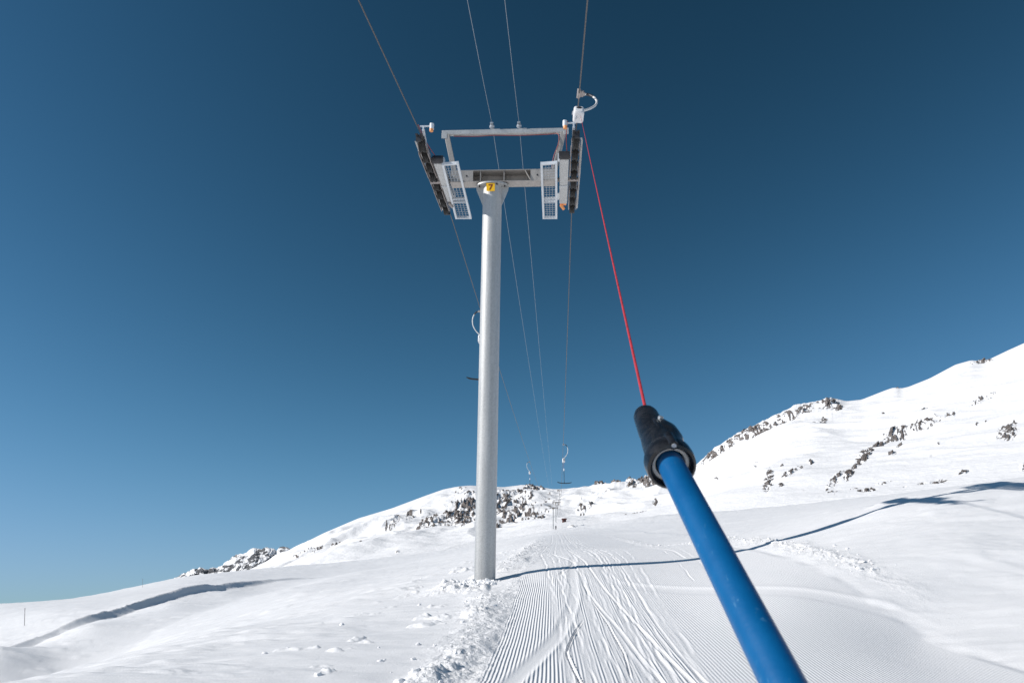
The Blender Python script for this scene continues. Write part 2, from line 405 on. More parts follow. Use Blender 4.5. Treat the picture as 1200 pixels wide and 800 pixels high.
while rows[-1] < 420:
    t = rows[-1]; rows.append(t + min(0.00030 * t * t, (0.006 if t < 62 else 0.016) * t) + 0.002)
while rows[-1] < 900: rows.append(rows[-1] * 1.05)
rows = np.array(rows)
APX = 3.0
cols = np.concatenate([-np.geomspace(3.2, 0.74, 50)[:-1], np.arange(-0.74, -0.12, 0.0013), np.arange(-0.12, 0.55, 0.00078), np.arange(0.55, 0.76, 0.0012), np.geomspace(0.76, 3.2, 50)])
Y, Uc = np.meshgrid(rows, cols, indexing='ij'); X = Uc * (Y + APX)
T = np.maximum(Y, 5.5)
# base surface evaluated on a coarse sub-grid, then interpolated along the grid
ri = np.unique(np.concatenate([np.arange(0, len(rows), 4), [len(rows) - 1]])); ci = np.unique(np.concatenate([np.arange(0, len(cols), 4), [len(cols) - 1]]))
Zc = base_z(X[np.ix_(ri, ci)], Y[np.ix_(ri, ci)])
tmp = np.stack([np.interp(np.arange(len(rows)), ri, Zc[:, j]) for j in range(len(ci))], 1)
Z = np.stack([np.interp(np.arange(len(cols)), ci, tmp[i]) for i in range(len(rows))], 0)
bz, face, dip = bank_z(X, Y); Z += bz
Z -= 0.36 * np.exp(-((X + 11.6) / 3.0) ** 2 - ((Y - 17.5) / 4.5) ** 2)
q = X - TRK * Y
edge_w = 0.05 * fbm(Y * 1.3, Y * 0, 31, 3)
intrack = ss(-0.72 + 0, -0.58, q + edge_w) * (1 - ss(3.95, 4.15, q + edge_w))
farfade = 1 - ss(60, 220, Y)
near = 1 - ss(30, 60, Y)
# wind-packed fields outside the track
out = (1 - intrack) * (1 - 0.85 * dip)
Z += out * (0.11 * fbm(X * 0.16, Y * 0.22, 3, 4) * np.clip(np.abs(q - 1.7) / 8, 0, 1) + 0.045 * fbm(X * 0.5, Y * 1.3, 11, 4) + 0.010 * fbm(X * 2.2, Y * 5.5, 12, 3)) * (1 + 2.5 * ss(60, 200, Y))
sas = np.clip(fbm(X * 0.55, Y * 2.6, 21, 4) - 0.12, 0, 1) * ss(5.0, 8, q) * near
Z += 0.10 * sas * ss(.1, .5, fbm(X * .1, Y * .2, 23, 2) + .3)
sasl = np.clip(fbm(X * 0.8, Y * 2.0, 24, 4) - 0.16, 0, 1) * (1 - ss(-3.2, -1.4, q)) * near
Z += 0.10 * sasl
sa = np.clip(fbm(X * 0.28 + 0.1 * Y, Y * 1.9, 25, 5, 0.6) - 0.02, 0, 1) ** 0.8
Z += out * (0.034 * ss(5.2, 7.5, q) + 0.025 * (1 - ss(-3.5, -1.8, q))) * sa * (1 - ss(40, 90, Y)) * ss(3, 6, Y)
crust = np.abs(fbm(X * 0.9, Y * 4.2, 27, 4, 0.6))
Z -= out * 0.009 * (1 - ss(0, .25, crust)) * (ss(5.2, 7.0, q) + 0.6 * (1 - ss(-3.2, -1.6, q))) * near
# hummock in the right field
Z += 0.08 * np.exp(-(((X - 7.6) / 1.6) ** 2 + ((Y - 10.6) / 1.1) ** 2)) * (1 + 0.6 * fbm(X * 1.2, Y * 1.8, 41, 4))
# thrown-up chunks on the left of the track and round the pole
def chunk(X, Y, sc, seed, th=0.15):
    a = fbm(X * sc, Y * sc, seed, 5, 0.6); return np.clip(a - th, 0, 1)
bw = 0.27 + 0.14 * fbm(Y * 0.5, Y * 0, 51, 2)
bc = -0.98 - 0.012 * np.maximum(np.minimum(Y, 20) - 9, 0)  + 0.16 * fbm(Y * 0.7, Y * 0, 52, 3)
gap = 1 - 0.95 * np.exp(-((Y - 13.4) / 1.7) ** 4) * ss(-.48, -.34, X)
band = np.exp(-((q - bc) / bw) ** 2) * ss(3, 6, Y) * (1 - ss(34, 60, Y)) * gap
Z += band * (0.03 + 0.10 * chunk(X, Y, 2.6, 53, 0.05) + 0.035 * chunk(X, Y, 8.0, 54, 0.0)) * (0.45 + 0.9 * vn(X * 0.8, Y * 0.9, 55))
b2 = np.exp(-((q + 2.1) / 1.0) ** 2) * near
Z += b2 * 0.20 * chunk(X, Y, 1.8, 57, 0.30)
pd = np.hypot(X + 0.62, (Y - 13.55) * 0.8)
mound = np.exp(-((pd - 0.55) / 0.45) ** 2) * ss(-0.55, 0.15, 0.0 - (q + 0.55))
mound *= 1 - ss(12.1, 12.6, Y) * ss(-.50, -.36, X)
Z += mound * (0.05 + 0.22 * chunk(X, Y, 3.0, 58, -0.05))
Z -= 0.02 * np.exp(-(pd / 0.40) ** 2)
b3 = np.exp(-(((q + 0.75) / 0.55) ** 2)) * ss(15.2, 17, Y) * (1 - ss(40, 60, Y))
Z += b3 * (0.02 + 0.10 * chunk(X, Y, 1.9, 59, 0.05))
# ridge of chunks on the right of the track
rb = np.exp(-((q - 4.62 - 0.12 * fbm(Y * 0.8, Y * 0, 61, 3)) / 0.26) ** 2) * ss(8.5, 11.5, Y) * (1 - ss(40, 70, Y))
Z += rb * (0.01 + 0.07 * chunk(X, Y, 3.2, 62, 0.06) + 0.04 * chunk(X, Y, 9.0, 63, 0.1))
Z -= 0.01 * np.exp(-((q - 4.1) / 0.10) ** 2) * near
# track surface: soft undulation, ski grooves
Z += intrack * (0.014 * fbm(X * 0.7, Y * 0.35, 71, 3)) * near
worn = np.zeros_like(Z)
zmask = (q > -0.75) & (q < 4.4) & (Y > 2) & (Y < 240)
qs = q[zmask]; ys = Y[zmask]; dz = np.zeros_like(qs); wr = np.zeros_like(qs)
for g in GROOVES:
    sel = (ys > g['t0'] - 1) & (ys < g['t1'] + 1)
    if not sel.any(): continue
    yy = ys[sel]; c = g['q'] + g['s'] * (np.minimum(yy, 22) - 9) - g['s'] * .5 * np.clip(yy - 22, 0, 20) + g['a'] * np.sin(yy * 2 * pi / g['wl'] + g['ph']) + 0.008 * np.sin(yy * 5.1 + g['ph'])
    e = (qs[sel] - c) / (g['w'] * (1 + yy / 24)); m = ss(g['t0'] - .5, g['t0'], yy) * (1 - ss(g['t1'] - 1, g['t1'] + 1, yy))
    dz[sel] += m * g['d'] * (1 + yy / 40) * (-np.exp(-e * e) + 0.75 * np.exp(-((e - 1.7) / 0.6) ** 2)) * (0.15 + 1.3 * ss(.3, .7, vn(yy * 1.9 + g['ph'] * 9, yy * 0, 77)))
    wr[sel] = np.maximum(wr[sel], m * np.exp(-(e / 2.2) ** 2))
for pts, wd, dp in ARCS:
    py_ = [p[0] for p in pts]; sel = (ys > py_[0]) & (ys < py_[-1])
    yy = ys[sel]; cy = np.linspace(py_[0], py_[-1], 80)
    # smooth the polyline
    cq = np.interp(cy, py_, [p[1] for p in pts]); cq = np.convolve(np.pad(cq, 6, mode='edge'), np.hanning(15)[1:-1] / np.hanning(15).sum(), 'valid')[:80]
    e = (qs[sel] - np.interp(yy, cy, cq)) / wd
    m = ss(py_[0], py_[0] + .4, yy) * (1 - ss(py_[-1] - .8, py_[-1], yy))
    dz[sel] += m * dp * (-np.exp(-e ** 4) + 0.8 * np.exp(-((e - 1.5) / 0.35) ** 2) + 0.35 * np.exp(-((e + 1.5) / 0.35) ** 2))
    wr[sel] = np.maximum(wr[sel], m * np.exp(-(e / 1.5) ** 4))
# a sledge trail crossing from the middle to the right
e = (ys - (11.8 - 0.95 * (qs - 1.0))) / 0.30; m = (qs > 0.9) * (1 - ss(4.2, 4.4, qs)) * ss(0.9, 1.3, qs)
dz += m * (-0.012 * np.exp(-e ** 4) + 0.010 * np.exp(-((e - 1.3) / .4) ** 2)); wr = np.maximum(wr, m * 0.9 * np.exp(-(e / 1.1) ** 4))
zone = ss(0.05, 0.25, qs) * (1 - ss(0.95 + 0.09 * np.clip(ys - 8, 0, 12), 1.35 + 0.09 * np.clip(ys - 8, 0, 12), qs))
wear = np.maximum(wr, zone * (0.45 + 0.9 * fbm(qs * 3.0, ys * 0.35, 81, 3)))
wear = np.maximum(wear, ss(11.4, 13.6, ys + 0.8 * fbm(qs * 3, ys, 83, 2) + 1.2 * np.clip(qs - 0.4, -1, 0)) * (1 - ss(1.9, 2.6, qs)))
Z[zmask] += dz
cord = intrack.copy(); cz = np.clip(1 - wear, 0, 1) * ss(-0.62, -0.55, qs + edge_w[zmask]) * (1 - ss(3.85, 3.95, qs))
cord[zmask] *= cz; cord[~zmask] = 0
cord *= (1 - ss(20, 34, Y))
cord *= np.where(q > 1.2, 0.32, 0.9)
rough = np.clip(band + mound + rb + b3 + np.exp(-((q + 0.68) / 0.16) ** 2), 0, 1) * near
rough = np.maximum(rough, 0.10 * (face > 0.1))
Z += rough * 0.020 * fbm(X * 9, Y * 9, 91, 3) * near
ground = grid_mesh('snow_slope', X, Y, Z, M['ground'], dict(cord=cord, rough=rough), 'structure')
GX, GY, GZ = X, Y, Z
def ground_at(x, y):
    i = int(np.clip(np.searchsorted(rows, y), 1, len(rows) - 1)); i -= 1 if y - rows[i - 1] < rows[i] - y else 0
    u = x / (rows[i] + APX); j = int(np.clip(np.searchsorted(cols, u), 0, len(cols) - 1))
    return float(GZ[i, j])

# wide valley floor far below, reaching the horizon
bm = bmesh.new(); bmesh.ops.create_grid(bm, x_segments=40, y_segments=40, size=30000)
for v in bm.verts: v.co.z = -420 + 60 * sin(v.co.x * 0.0007) * cos(v.co.y * 0.0009)
from_bm('ground', bm, M['clod']); tag(bpy.data.objects['ground'], kind='structure')

# ------------------------------------------------------------------ mountains
SKY = [(60, 760), (200, 712), (300, 668), (340, 645), (360, 634), (380, 624), (420, 607), (460, 595), (500, 580), (520, 573), (535, 570), (550, 568.5), (590, 570.5), (615, 567.5), (630, 570), (645, 573.5), (655, 575), (690, 571),
       (700, 566), (712, 567), (720, 564), (732, 566), (739, 560.5), (747, 563), (756, 558), (775, 560), (800, 556), (815, 545), (840, 522), (870, 505), (885, 498), (900, 490), (915, 483), (930, 475), (950, 471), (965, 468), (974, 465.5), (980, 467), (992, 470), (1010, 468), (1038, 457), (1050, 453),
       (1056, 455), (1065, 453), (1090, 443), (1120, 427), (1138, 422), (1150, 423), (1157, 422), (1180, 411), (1200, 402), (1260, 375), (1400, 330), (1700, 280)]
FOOT = [(60, 790), (200, 735), (300, 692), (400, 672), (480, 660), (560, 646), (640, 620), (700, 618), (760, 614), (850, 606), (900, 598), (1000, 591), (1100, 581), (1200, 566), (1400, 540), (1700, 520)]
RIDGE_T = [(60, 900), (400, 950), (650, 1050), (780, 900), (850, 750), (1000, 700), (1200, 620), (1700, 500)]
FOOT_T = [(60, 180), (400, 190), (640, 275), (760, 230), (850, 190), (1000, 160), (1200, 140), (1700, 120)]
mc = np.arange(60, 1700, 0.9); mv = np.linspace(0, 1, 300)
PX, V = np.meshgrid(mc, mv); PXr = PX
sky_y = np.interp(mc, *zip(*SKY)); sky_y = np.convolve(np.pad(sky_y, 3, mode='edge'), np.ones(7) / 7, 'valid')
foot_y = np.interp(mc, *zip(*FOOT))
def wide(a, k=121):
    h = np.hanning(k); return np.convolve(np.pad(a, k // 2, mode='edge'), h / h.sum(), 'valid')
foot_y = wide(foot_y)
for c_, w_, a_ in ((703, 7, 3.2), (722, 7, 2.6), (740, 6, 4.0), (757, 10, 3.6), (850, 22, 2.2), (893, 14, 2.0), (930, 20, 1.6), (970, 12, 1.8), (625, 10, 1.2)):
    sky_y = sky_y - a_ * np.exp(-((mc - c_) / w_) ** 2) * fbm(mc / 3.1, mc * 0, 99, 3, .6)
sky_soft = wide(sky_y, 161)
fe = 0.78
PY = foot_y + (sky_soft - foot_y) * (V ** fe) + (sky_y - sky_soft) * V ** 10
tr = wide(np.interp(mc, *zip(*RIDGE_T)), 261); tf = wide(np.interp(mc, *zip(*FOOT_T)), 261)
MT = tf * (tr / tf) ** V
def el(cx, cy, rx, ry, ang, d, x, y):
    a = radians(ang); dx = x - cx; dy = y - cy
    e = ((dx * cos(a) + dy * sin(a)) / rx) ** 2 + ((-dx * sin(a) + dy * cos(a)) / ry) ** 2
    return d * np.exp(-e ** 1.3)
ROCK = [ (537, 599, 22, 15, -15, 1), (505, 606, 20, 9, -20, .9), (551, 590, 9, 14, 0, 1.05), (541, 576, 12, 6, 0, .55), (480, 604, 22, 4, -25, .6), (462, 611, 14, 4, -30, .7),
 (437, 627, 13, 4, -22, .8), (420, 632, 12, 3, -25, .5), (366, 646, 16, 3.4, -15, .95), (391, 642, 6, 3, 0, .9), (401, 637, 6, 3, -30, .8), (347, 655, 4, 2, 0, .8), (420, 642, 4, 1.5, 0, .6), (466, 646, 3, 1.5, 0, .7),
 (590, 588, 14, 16, 0, .9), (612, 590, 16, 14, -20, .95), (625, 573, 13, 5, 5, 1.05), (606, 578, 14, 6, 0, .6), (600, 601, 12, 6, 0, .8), (628, 599, 12, 5, 0, .8), (585, 609, 5, 3, 0, .9), (640, 592, 9, 9, 0, .45), (648, 583, 8, 8, 60, .45), (655, 583, 3, 9, 0, .5),
 (681, 593, 6, 3.4, 0, 1.05), (680.5, 590, 2, 5, 0, 1.05), (692, 590, 4, 3, -30, .9), (681, 584, 3, 1.2, 0, .6),
 (703, 567, 8, 5, 0, 1.15), (722, 566, 7, 4, 0, .95), (740, 565, 7, 6, 0, 1.1), (757, 564, 11, 7, 0, 1.15), (772, 562, 7, 6, 0, 1.1), (715, 579, 7, 2.4, 0, .9), (745, 597, 20, 2, -8, .62), (768, 587, 4, 1.6, -20, .8), (735, 600, 8, 1.2, 0, .5), (670, 617, 5, 1.3, 0, .8),
 (836, 533, 18, 4.5, -38, 1.0), (853, 520, 12, 4, -35, .8), (873, 507, 15, 6, -25, .95), (893, 504, 16, 9, -25, 1.1), (917, 491, 18, 7, -30, .95), (940, 480, 17, 6, -25, .7), (969, 472, 13, 6, -10, 1.0), (982, 478, 8, 4, -10, .8), (963, 491, 8, 5, -50, .75), (955, 500, 5, 3, -30, .5),
 (837, 558, 5, 2, -15, .85), (901, 564, 5, 12, 20, 1.1), (898, 571, 5, 6, 0, 1), (917, 549, 2.6, 2.2, 0, .9), (927, 556, 16, 3, -28, .85), (950, 543, 3, 2.4, 0, .85), (915, 568, 3, 3, 0, .8), (940, 572, 2, 1.5, 0, .7), (885, 540, 4, 2, -30, .5),
 (1015, 534, 14, 6, -38, 1.0), (1005, 545, 9, 4, -45, .85), (1030, 522, 15, 4, -30, .85), (1052, 507, 16, 6, -15, .95), (1080, 500, 22, 4.5, -14, .85), (1085, 483, 9, 2.4, -20, .8), (1116, 489, 9, 2.4, -18, .75), (1152, 474, 18, 3, -20, .6), (1181, 507, 13, 9, -25, .9), (1186, 497, 8, 4, -40, .6),
 (1046, 534, 5, 2.4, 0, .85), (1055, 526, 4, 2.4, -20, .7), (978, 562, 17, 3.4, -38, .85), (995, 556, 9, 4.4, -42, .95), (1016, 572, 12, 3.0, -4, 1.1), (1100, 562, 11, 2.6, -6, 1), (1125, 551, 10, 2.6, -12, .95), (1080, 564, 6, 1.4, -10, .8), (1035, 563, 14, 1.6, -12, .7), (1198, 545, 5, 7, 0, .8), (975, 573, 14, 2, -12, .6), (1060, 568, 2, 1, 0, .8), (1093, 533, 4, 1.6, -20, .75), (1100, 523, 3, 1.5, 0, .6), (1145, 497, 3, 2, 0, .6), (1155, 494, 2, 2, 0, .6),
 (1035, 481, 2.5, 2, 0, .8), (1023, 491, 3, 1.8, -10, .75), (1150, 424, 15, 2, -10, .75), (1052, 454, 8, 1.6, 0, .6), (1005, 493, 6, 4, -40, .45), (880, 500, 5, 3, 0, .5), (1000, 569, 10, 1.5, 0, .5)]
pm = np.zeros_like(PX)
for r_ in ROCK:
    j0 = max(0, int((r_[0] - 3 * max(r_[2], r_[3]) - 60) / 0.9)); j1 = min(len(mc), int((r_[0] + 3 * max(r_[2], r_[3]) - 60) / 0.9) + 1)
    if j1 > j0: pm[:, j0:j1] = np.maximum(pm[:, j0:j1], el(*r_, PX[:, j0:j1], PY[:, j0:j1]))
nz = fbm(PX / 4.2 + PY / 9, PY / 2.4, 101, 5, 0.7); nz2 = fbm(PX / 1.7, PY / 1.1, 105, 2, 0.6)
rock = np.minimum(pm, 1.0) ** 0.8 * (np.where(PX < 700, 0.44, 0.54) + 1.30 * nz + 1.0 * nz2) + 0.10 * np.clip(pm, 0, .3)
a_f = (PX - 600) / 800.0
# world position from the profile; height detail is added along z in metres
b_ = (400 - PY) / 800.0; f_ = cos(PITCH) - b_ * sin(PITCH); u_ = sin(PITCH) + b_ * cos(PITCH)
MX = a_f / f_ * MT; MY = MT.copy(); MZ = u_ / f_ * MT
env = np.sin(np.clip(V, 0, 1) * pi) ** 0.7
gul = fbm(MX / 70 + MY / 160, MY / 130, 111, 5, 0.5)
rid = 1 - np.abs(fbm(MX / 42, MY / 95 - MX / 160, 115, 4, 0.5))
MZ += env * (13.0 * gul + 12.0 * (rid - 0.8) + 0.9 * fbm(MX / 12, MY / 22, 119, 4)) * (MT / 700)
rk = ss(0.32, 0.7, pm)
crag = fbm(MX / 9, MZ / 9 + MY / 30, 121, 5, 0.6)
MZ += rk * (4.0 * crag + 2.4 * np.clip(rock - 0.4, 0, 1)) * (MT / 800)
MY -= rk * (4.0 * np.clip(rock - 0.35, 0, 1) + 3 * fbm(MX / 5, MZ / 4, 125, 4)) * (MT / 800)
MX += rk * 2.0 * fbm(MX / 6, MZ / 5, 127, 4) * (MT / 800)
# rows falling away behind the ridge
back = []
for k, (dt, dz_) in enumerate([(8, -1.5), (40, -14), (160, -80), (500, -300)]):
    back.append((MX[-1] * (1 + dt / MT[-1]), MY[-1] + dt, MZ[-1] + dz_))
MXf = np.vstack([MX] + [b[0][None] for b in back]); MYf = np.vstack([MY] + [b[1][None] for b in back]); MZf = np.vstack([MZ] + [b[2][None] for b in back])
rkf = np.vstack([rock] + [rock[-1:]] * 4)
grid_mesh('hills', MXf, MYf, MZf, M['mount'], dict(rock=rkf), 'structure')
def on_mount(px, py):
    j = int(round((px - 60) / 0.9)); i = int(np.argmin(np.abs(PY[:, j] - py)))
    return Vector((float(MX[i, j]), float(MY[i, j]), float(MZ[i, j])))

# distant craggy peak on the left
PK = [(120, 705), (190, 688), (215, 672), (222, 669), (235, 664.5), (243, 667), (252, 665), (262, 662), (268, 657), (275, 652), (283, 648), (291, 645), (297, 642.5), (304, 644), (312, 641.5), (320, 642), (325, 647), (330, 641), (335, 640.5), (340, 643.5), (346, 645), (355, 652), (380, 658), (430, 690)]
dc = np.arange(120, 430, 0.55); dv = np.linspace(0, 1, 130)
QX, QV = np.meshgrid(dc, dv); top = np.interp(dc, *zip(*PK)) + 1.9 * fbm(dc / 5, dc * 0, 131, 4, 0.7)
QY = 700 + (top - 700) * QV ** 0.9; DT = 3400 * (4300 / 3400) ** QV
b_ = (400 - QY) / 800.0; f_ = cos(PITCH) - b_ * sin(PITCH); u_ = sin(PITCH) + b_ * cos(PITCH)
DX = (QX - 600) / 800 / f_ * DT; DY = DT; DZ = u_ / f_ * DT
rg = fbm(DX / 110, DY / 200, 133, 6, 0.6); rr_ = 1 - 2 * np.abs(fbm(DX / 70 + DY / 300, DY / 220, 137, 5, 0.6))
DZ = DZ + 26 * rg * np.sin(QV * pi * 0.93) + 14 * rr_ * np.sin(QV * pi * 0.93)
DX = DX + 22 * fbm(DX / 45, DY / 90, 141, 4)
steep = fbm(QX / 5 + QY / 9, QY / 4, 143, 5, 0.65)
drock = 0.43 + 0.95 * steep - 0.12 * (QV > 0.9)
DXf = np.vstack([DX, DX[-1:] * 1.1]); DYf = np.vstack([DY, DY[-1:] + 400]); DZf = np.vstack([DZ, DZ[-1:] - 300])
grid_mesh('mountain', DXf, DYf, DZf, M['far'], dict(rock=np.vstack([drock, drock[-1:]])), 'structure')

# ------------------------------------------------------------------ loose snow lumps (too many to count)
bm = bmesh.new(); rnd = random.Random(12)
def lump(x, y, s):
    g = bmesh.ops.create_icosphere(bm, subdivisions=2, radius=s)
    z = ground_at(x, y); k = rnd.uniform(0, 50)
    sx, sy, sz = rnd.uniform(.7, 1.4), rnd.uniform(.7, 1.4), rnd.uniform(.5, .9)
    from mathutils import noise as mn
    for v in g['verts']:
        d = 1 + 0.55 * mn.noise(v.co / s * 1.3 + Vector((k, 0, 0)))
        v.co = Vector((v.co.x * sx * d + x, v.co.y * sy * d + y, v.co.z * sz * d + z + s * 0.15))
for i in range(230):
    y = 5.2 + 30 * rnd.random() ** 1.6; qq = rnd.gauss(-1.05, 0.30)
    if qq > -0.72: continue
    if 11.8 < y < 15.6 and qq + TRK * y > -.5: continue
    lump(qq + TRK * y, y, rnd.choice([.006, .009, .013, .02, .034]) * rnd.uniform(.7, 1.3))
for i in range(200):
    y = 10.5 + 30 * rnd.random() ** 1.5; qq = rnd.gauss(4.62, 0.16)
    lump(qq + TRK * y, y, rnd.choice([.008, .013, .02, .04]) * rnd.uniform(.6, 1.3))
for i in range(60):
    a = rnd.uniform(.85 * pi, 1.62 * pi); r = rnd.uniform(.3, .85)
    lump(-0.53 + r * cos(a), 13.85 + r * sin(a), rnd.uniform(.02, .06))
for i in range(46):
    a = rnd.uniform(1.15 * pi, 1.8 * pi); r = rnd.uniform(.20, .42)
    lump(-0.53 + r * cos(a), 13.98 + r * sin(a) * .9, rnd.uniform(.022, .06))
for i in range(9):
    lump(rnd.uniform(-2.8, -1.2), rnd.uniform(6, 18), rnd.uniform(.012, .03))
o = from_bm('snow_clods', bm, M['clod']); tag(o, 'loose white lumps of snow thrown up along both edges of the groomed track', 'snow lumps', kind='stuff')

# ------------------------------------------------------------------ lift tower
B0 = at(568, 680, 14); T0 = at(577.3, 212, 12.75)
AX = (T0 - B0).normalized(); YD = Vector((.06, 1, 0)); YD = (YD - AX * YD.dot(AX)).normalized(); XD = YD.cross(AX)
TM = Matrix((XD, YD, AX)).transposed().to_4x4()
def L2W(x, y, z, base=None, m=None): return (Matrix.Translation(base or B0) @ (m or TM)) @ Vector((x, y, z))

def sheave_train(tw, x, side):
    """side = -1 left, +1 right: eight rubber sheaves in a row under the rope"""
    bm = bmesh.new()
    y0, y1 = -1.50, 1.62; zc = 8.46; N = 8; stp = (y1 - y0) / (N - 1)
    for dx in (-0.078, 0.078):                         # cheek plates, pairwise
        for k in range(0, N, 2):
            a = y0 + k * stp; b = a + stp
            box(bm, (x + dx, (a + b) / 2, zc - .01), (.010, stp + .16, .085))
            box(bm, (x + dx * 1.18, (a + b) / 2, zc - .07), (.010, .16, .12))
    for k in (0, 4):                                   # sub-beams joining the pairs
        a = y0 + (k + .5) * stp; b = y0 + (k + 2.5) * stp
        for dx in (-.092, .092): box(bm, (x + dx, (a + b) / 2, zc - .105), (.010, (b - a) + .2, .075))
    for dx in (-.104, .104): box(bm, (x + dx, (y0 + y1) / 2, zc - .06), (.010, stp * 4 + .3, .07))
    for k in range(N):
        cyl(bm, (x - .085, y0 + k * stp, zc), (x + .085, y0 + k * stp, zc), .022, n=10)
    cyl(bm, (x - side * .55, 0.05, zc - .06), (x + side * .11, 0.05, zc - .06), .045, n=14)
    o = from_bm('sheave_assembly', bm, M['plate'], tw)
    for k in range(N):
        b2 = bmesh.new(); c = Vector((x, y0 + k * stp, zc)); R = .158
        lathe(b2, c - Vector((.06, 0, 0)), (1, 0, 0), [(0, .0), (0, .09), (.004, .10), (.004, R), (.026, R + .006), (.050, R - .014), (.070, R - .014), (.094, R + .006), (.116, R), (.116, .10), (.120, .09), (.120, 0)], 28)
        w_ = from_bm('sheave', b2, M['rubber'], o)
    # outboard catcher strip with turned ends
    bm = bmesh.new(); xo = x + side * .122
    pts = [(xo - side * .02, y0 - .16, zc - .02), (xo, y0, zc + .03), (xo, 0, zc + .0), (xo, y1, zc + .03), (xo, y1 + .22, zc + .05)]
    for a, b in zip(pts[:-1], pts[1:]): beam(bm, a, b, .010, .035, Vector((1, 0, 0)))
    for k in range(N // 2): box(bm, (x + side * .105, y0 + (2 * k + .5) * stp, zc - .02), (.05, .035, .008))
    from_bm('rope_catcher', bm, M['galv'], tw)
    bm = bmesh.new()                                   # deflector at the entry end
    box(bm, (x + side * .02, y0 - .28, zc - .02), (.10, .03, .14)); box(bm, (x, y1 + .22, zc - .03), (.12, .03, .10))
    for k in (-1, 1): beam(bm, (x + k * .05, y0 - .05, zc), (x + k * .045, y0 - .36, zc + .03), .02, .05, Vector((1, 0, 0)))
    split_bm('rope_guide', bm, M['dark'], tw)

def rocker(tw, xc, y0, y1, side):
    bm = bmesh.new(); box(bm, (xc, (y0 + y1) / 2, 8.40), (.185, y1 - y0, .20))
    o = from_bm('rocker_beam', bm, M['galv'], tw, bevel=.02)
    bm = bmesh.new()
    cyl(bm, (xc - .11, y0 - .015, 8.40), (xc + .11, y0 - .015, 8.40), .085, n=20)
    from_bm('end_roller', bm, M['dark'], o)
    bm = bmesh.new(); box(bm, (xc - side * .115, y0 + .03, 8.38), (.04, .12, .13)); box(bm, (xc - side * .115, y1 - .25, 8.38), (.05, .10, .12)); box(bm, (xc, (y0 + y1) / 2 + .1, 8.29), (.19, .02, .012))
    split_bm('bracket', bm, M['white'], o)
    bm = bmesh.new(); box(bm, (xc, y1 + .05, 8.36), (.14, .10, .10)); cyl(bm, (xc - .06, y1 + .05, 8.30), (xc + .02, y1 + .12, 8.22), .035)
    from_bm('switch_box', bm, M['orange'] if side > 0 else M['plate'], o)

def platform(tw, cor):
    """cor: four corners (near-left, near-right, far-right, far-left) of a service platform"""
    z = 8.30; P = [Vector((a, b, z)) for a, b in cor]
    bm = bmesh.new(); up = Vector((0, 0, 1))
    beam(bm, P[0], P[3], .045, .06, up); beam(bm, P[1], P[2], .045, .06, up)
    for s in (0.008, .60, .66, .992):
        a = P[0].lerp(P[3], s); b = P[1].lerp(P[2], s); beam(bm, a, b, .045 if s in (.008, .992) else .03, .055, up)
    o = from_bm('platform', bm, M['white'], tw)
    bm = bmesh.new(); nx = 4; ny = 24
    for i in range(nx + 1):
        s = .08 + .84 * i / nx; beam(bm, P[0].lerp(P[1], s) + Vector((0, .022, .006)), P[3].lerp(P[2], s) + Vector((0, -.022, .006)), .007, .02, up)
    for j in range(1, ny):
        s = j / ny; beam(bm, P[0].lerp(P[3], s) + Vector((.02, 0, .010)), P[1].lerp(P[2], s) + Vector((-.02, 0, .010)), .007 if j % 3 else .010, .008, up)
    from_bm('grating', bm, M['mesh'], o)

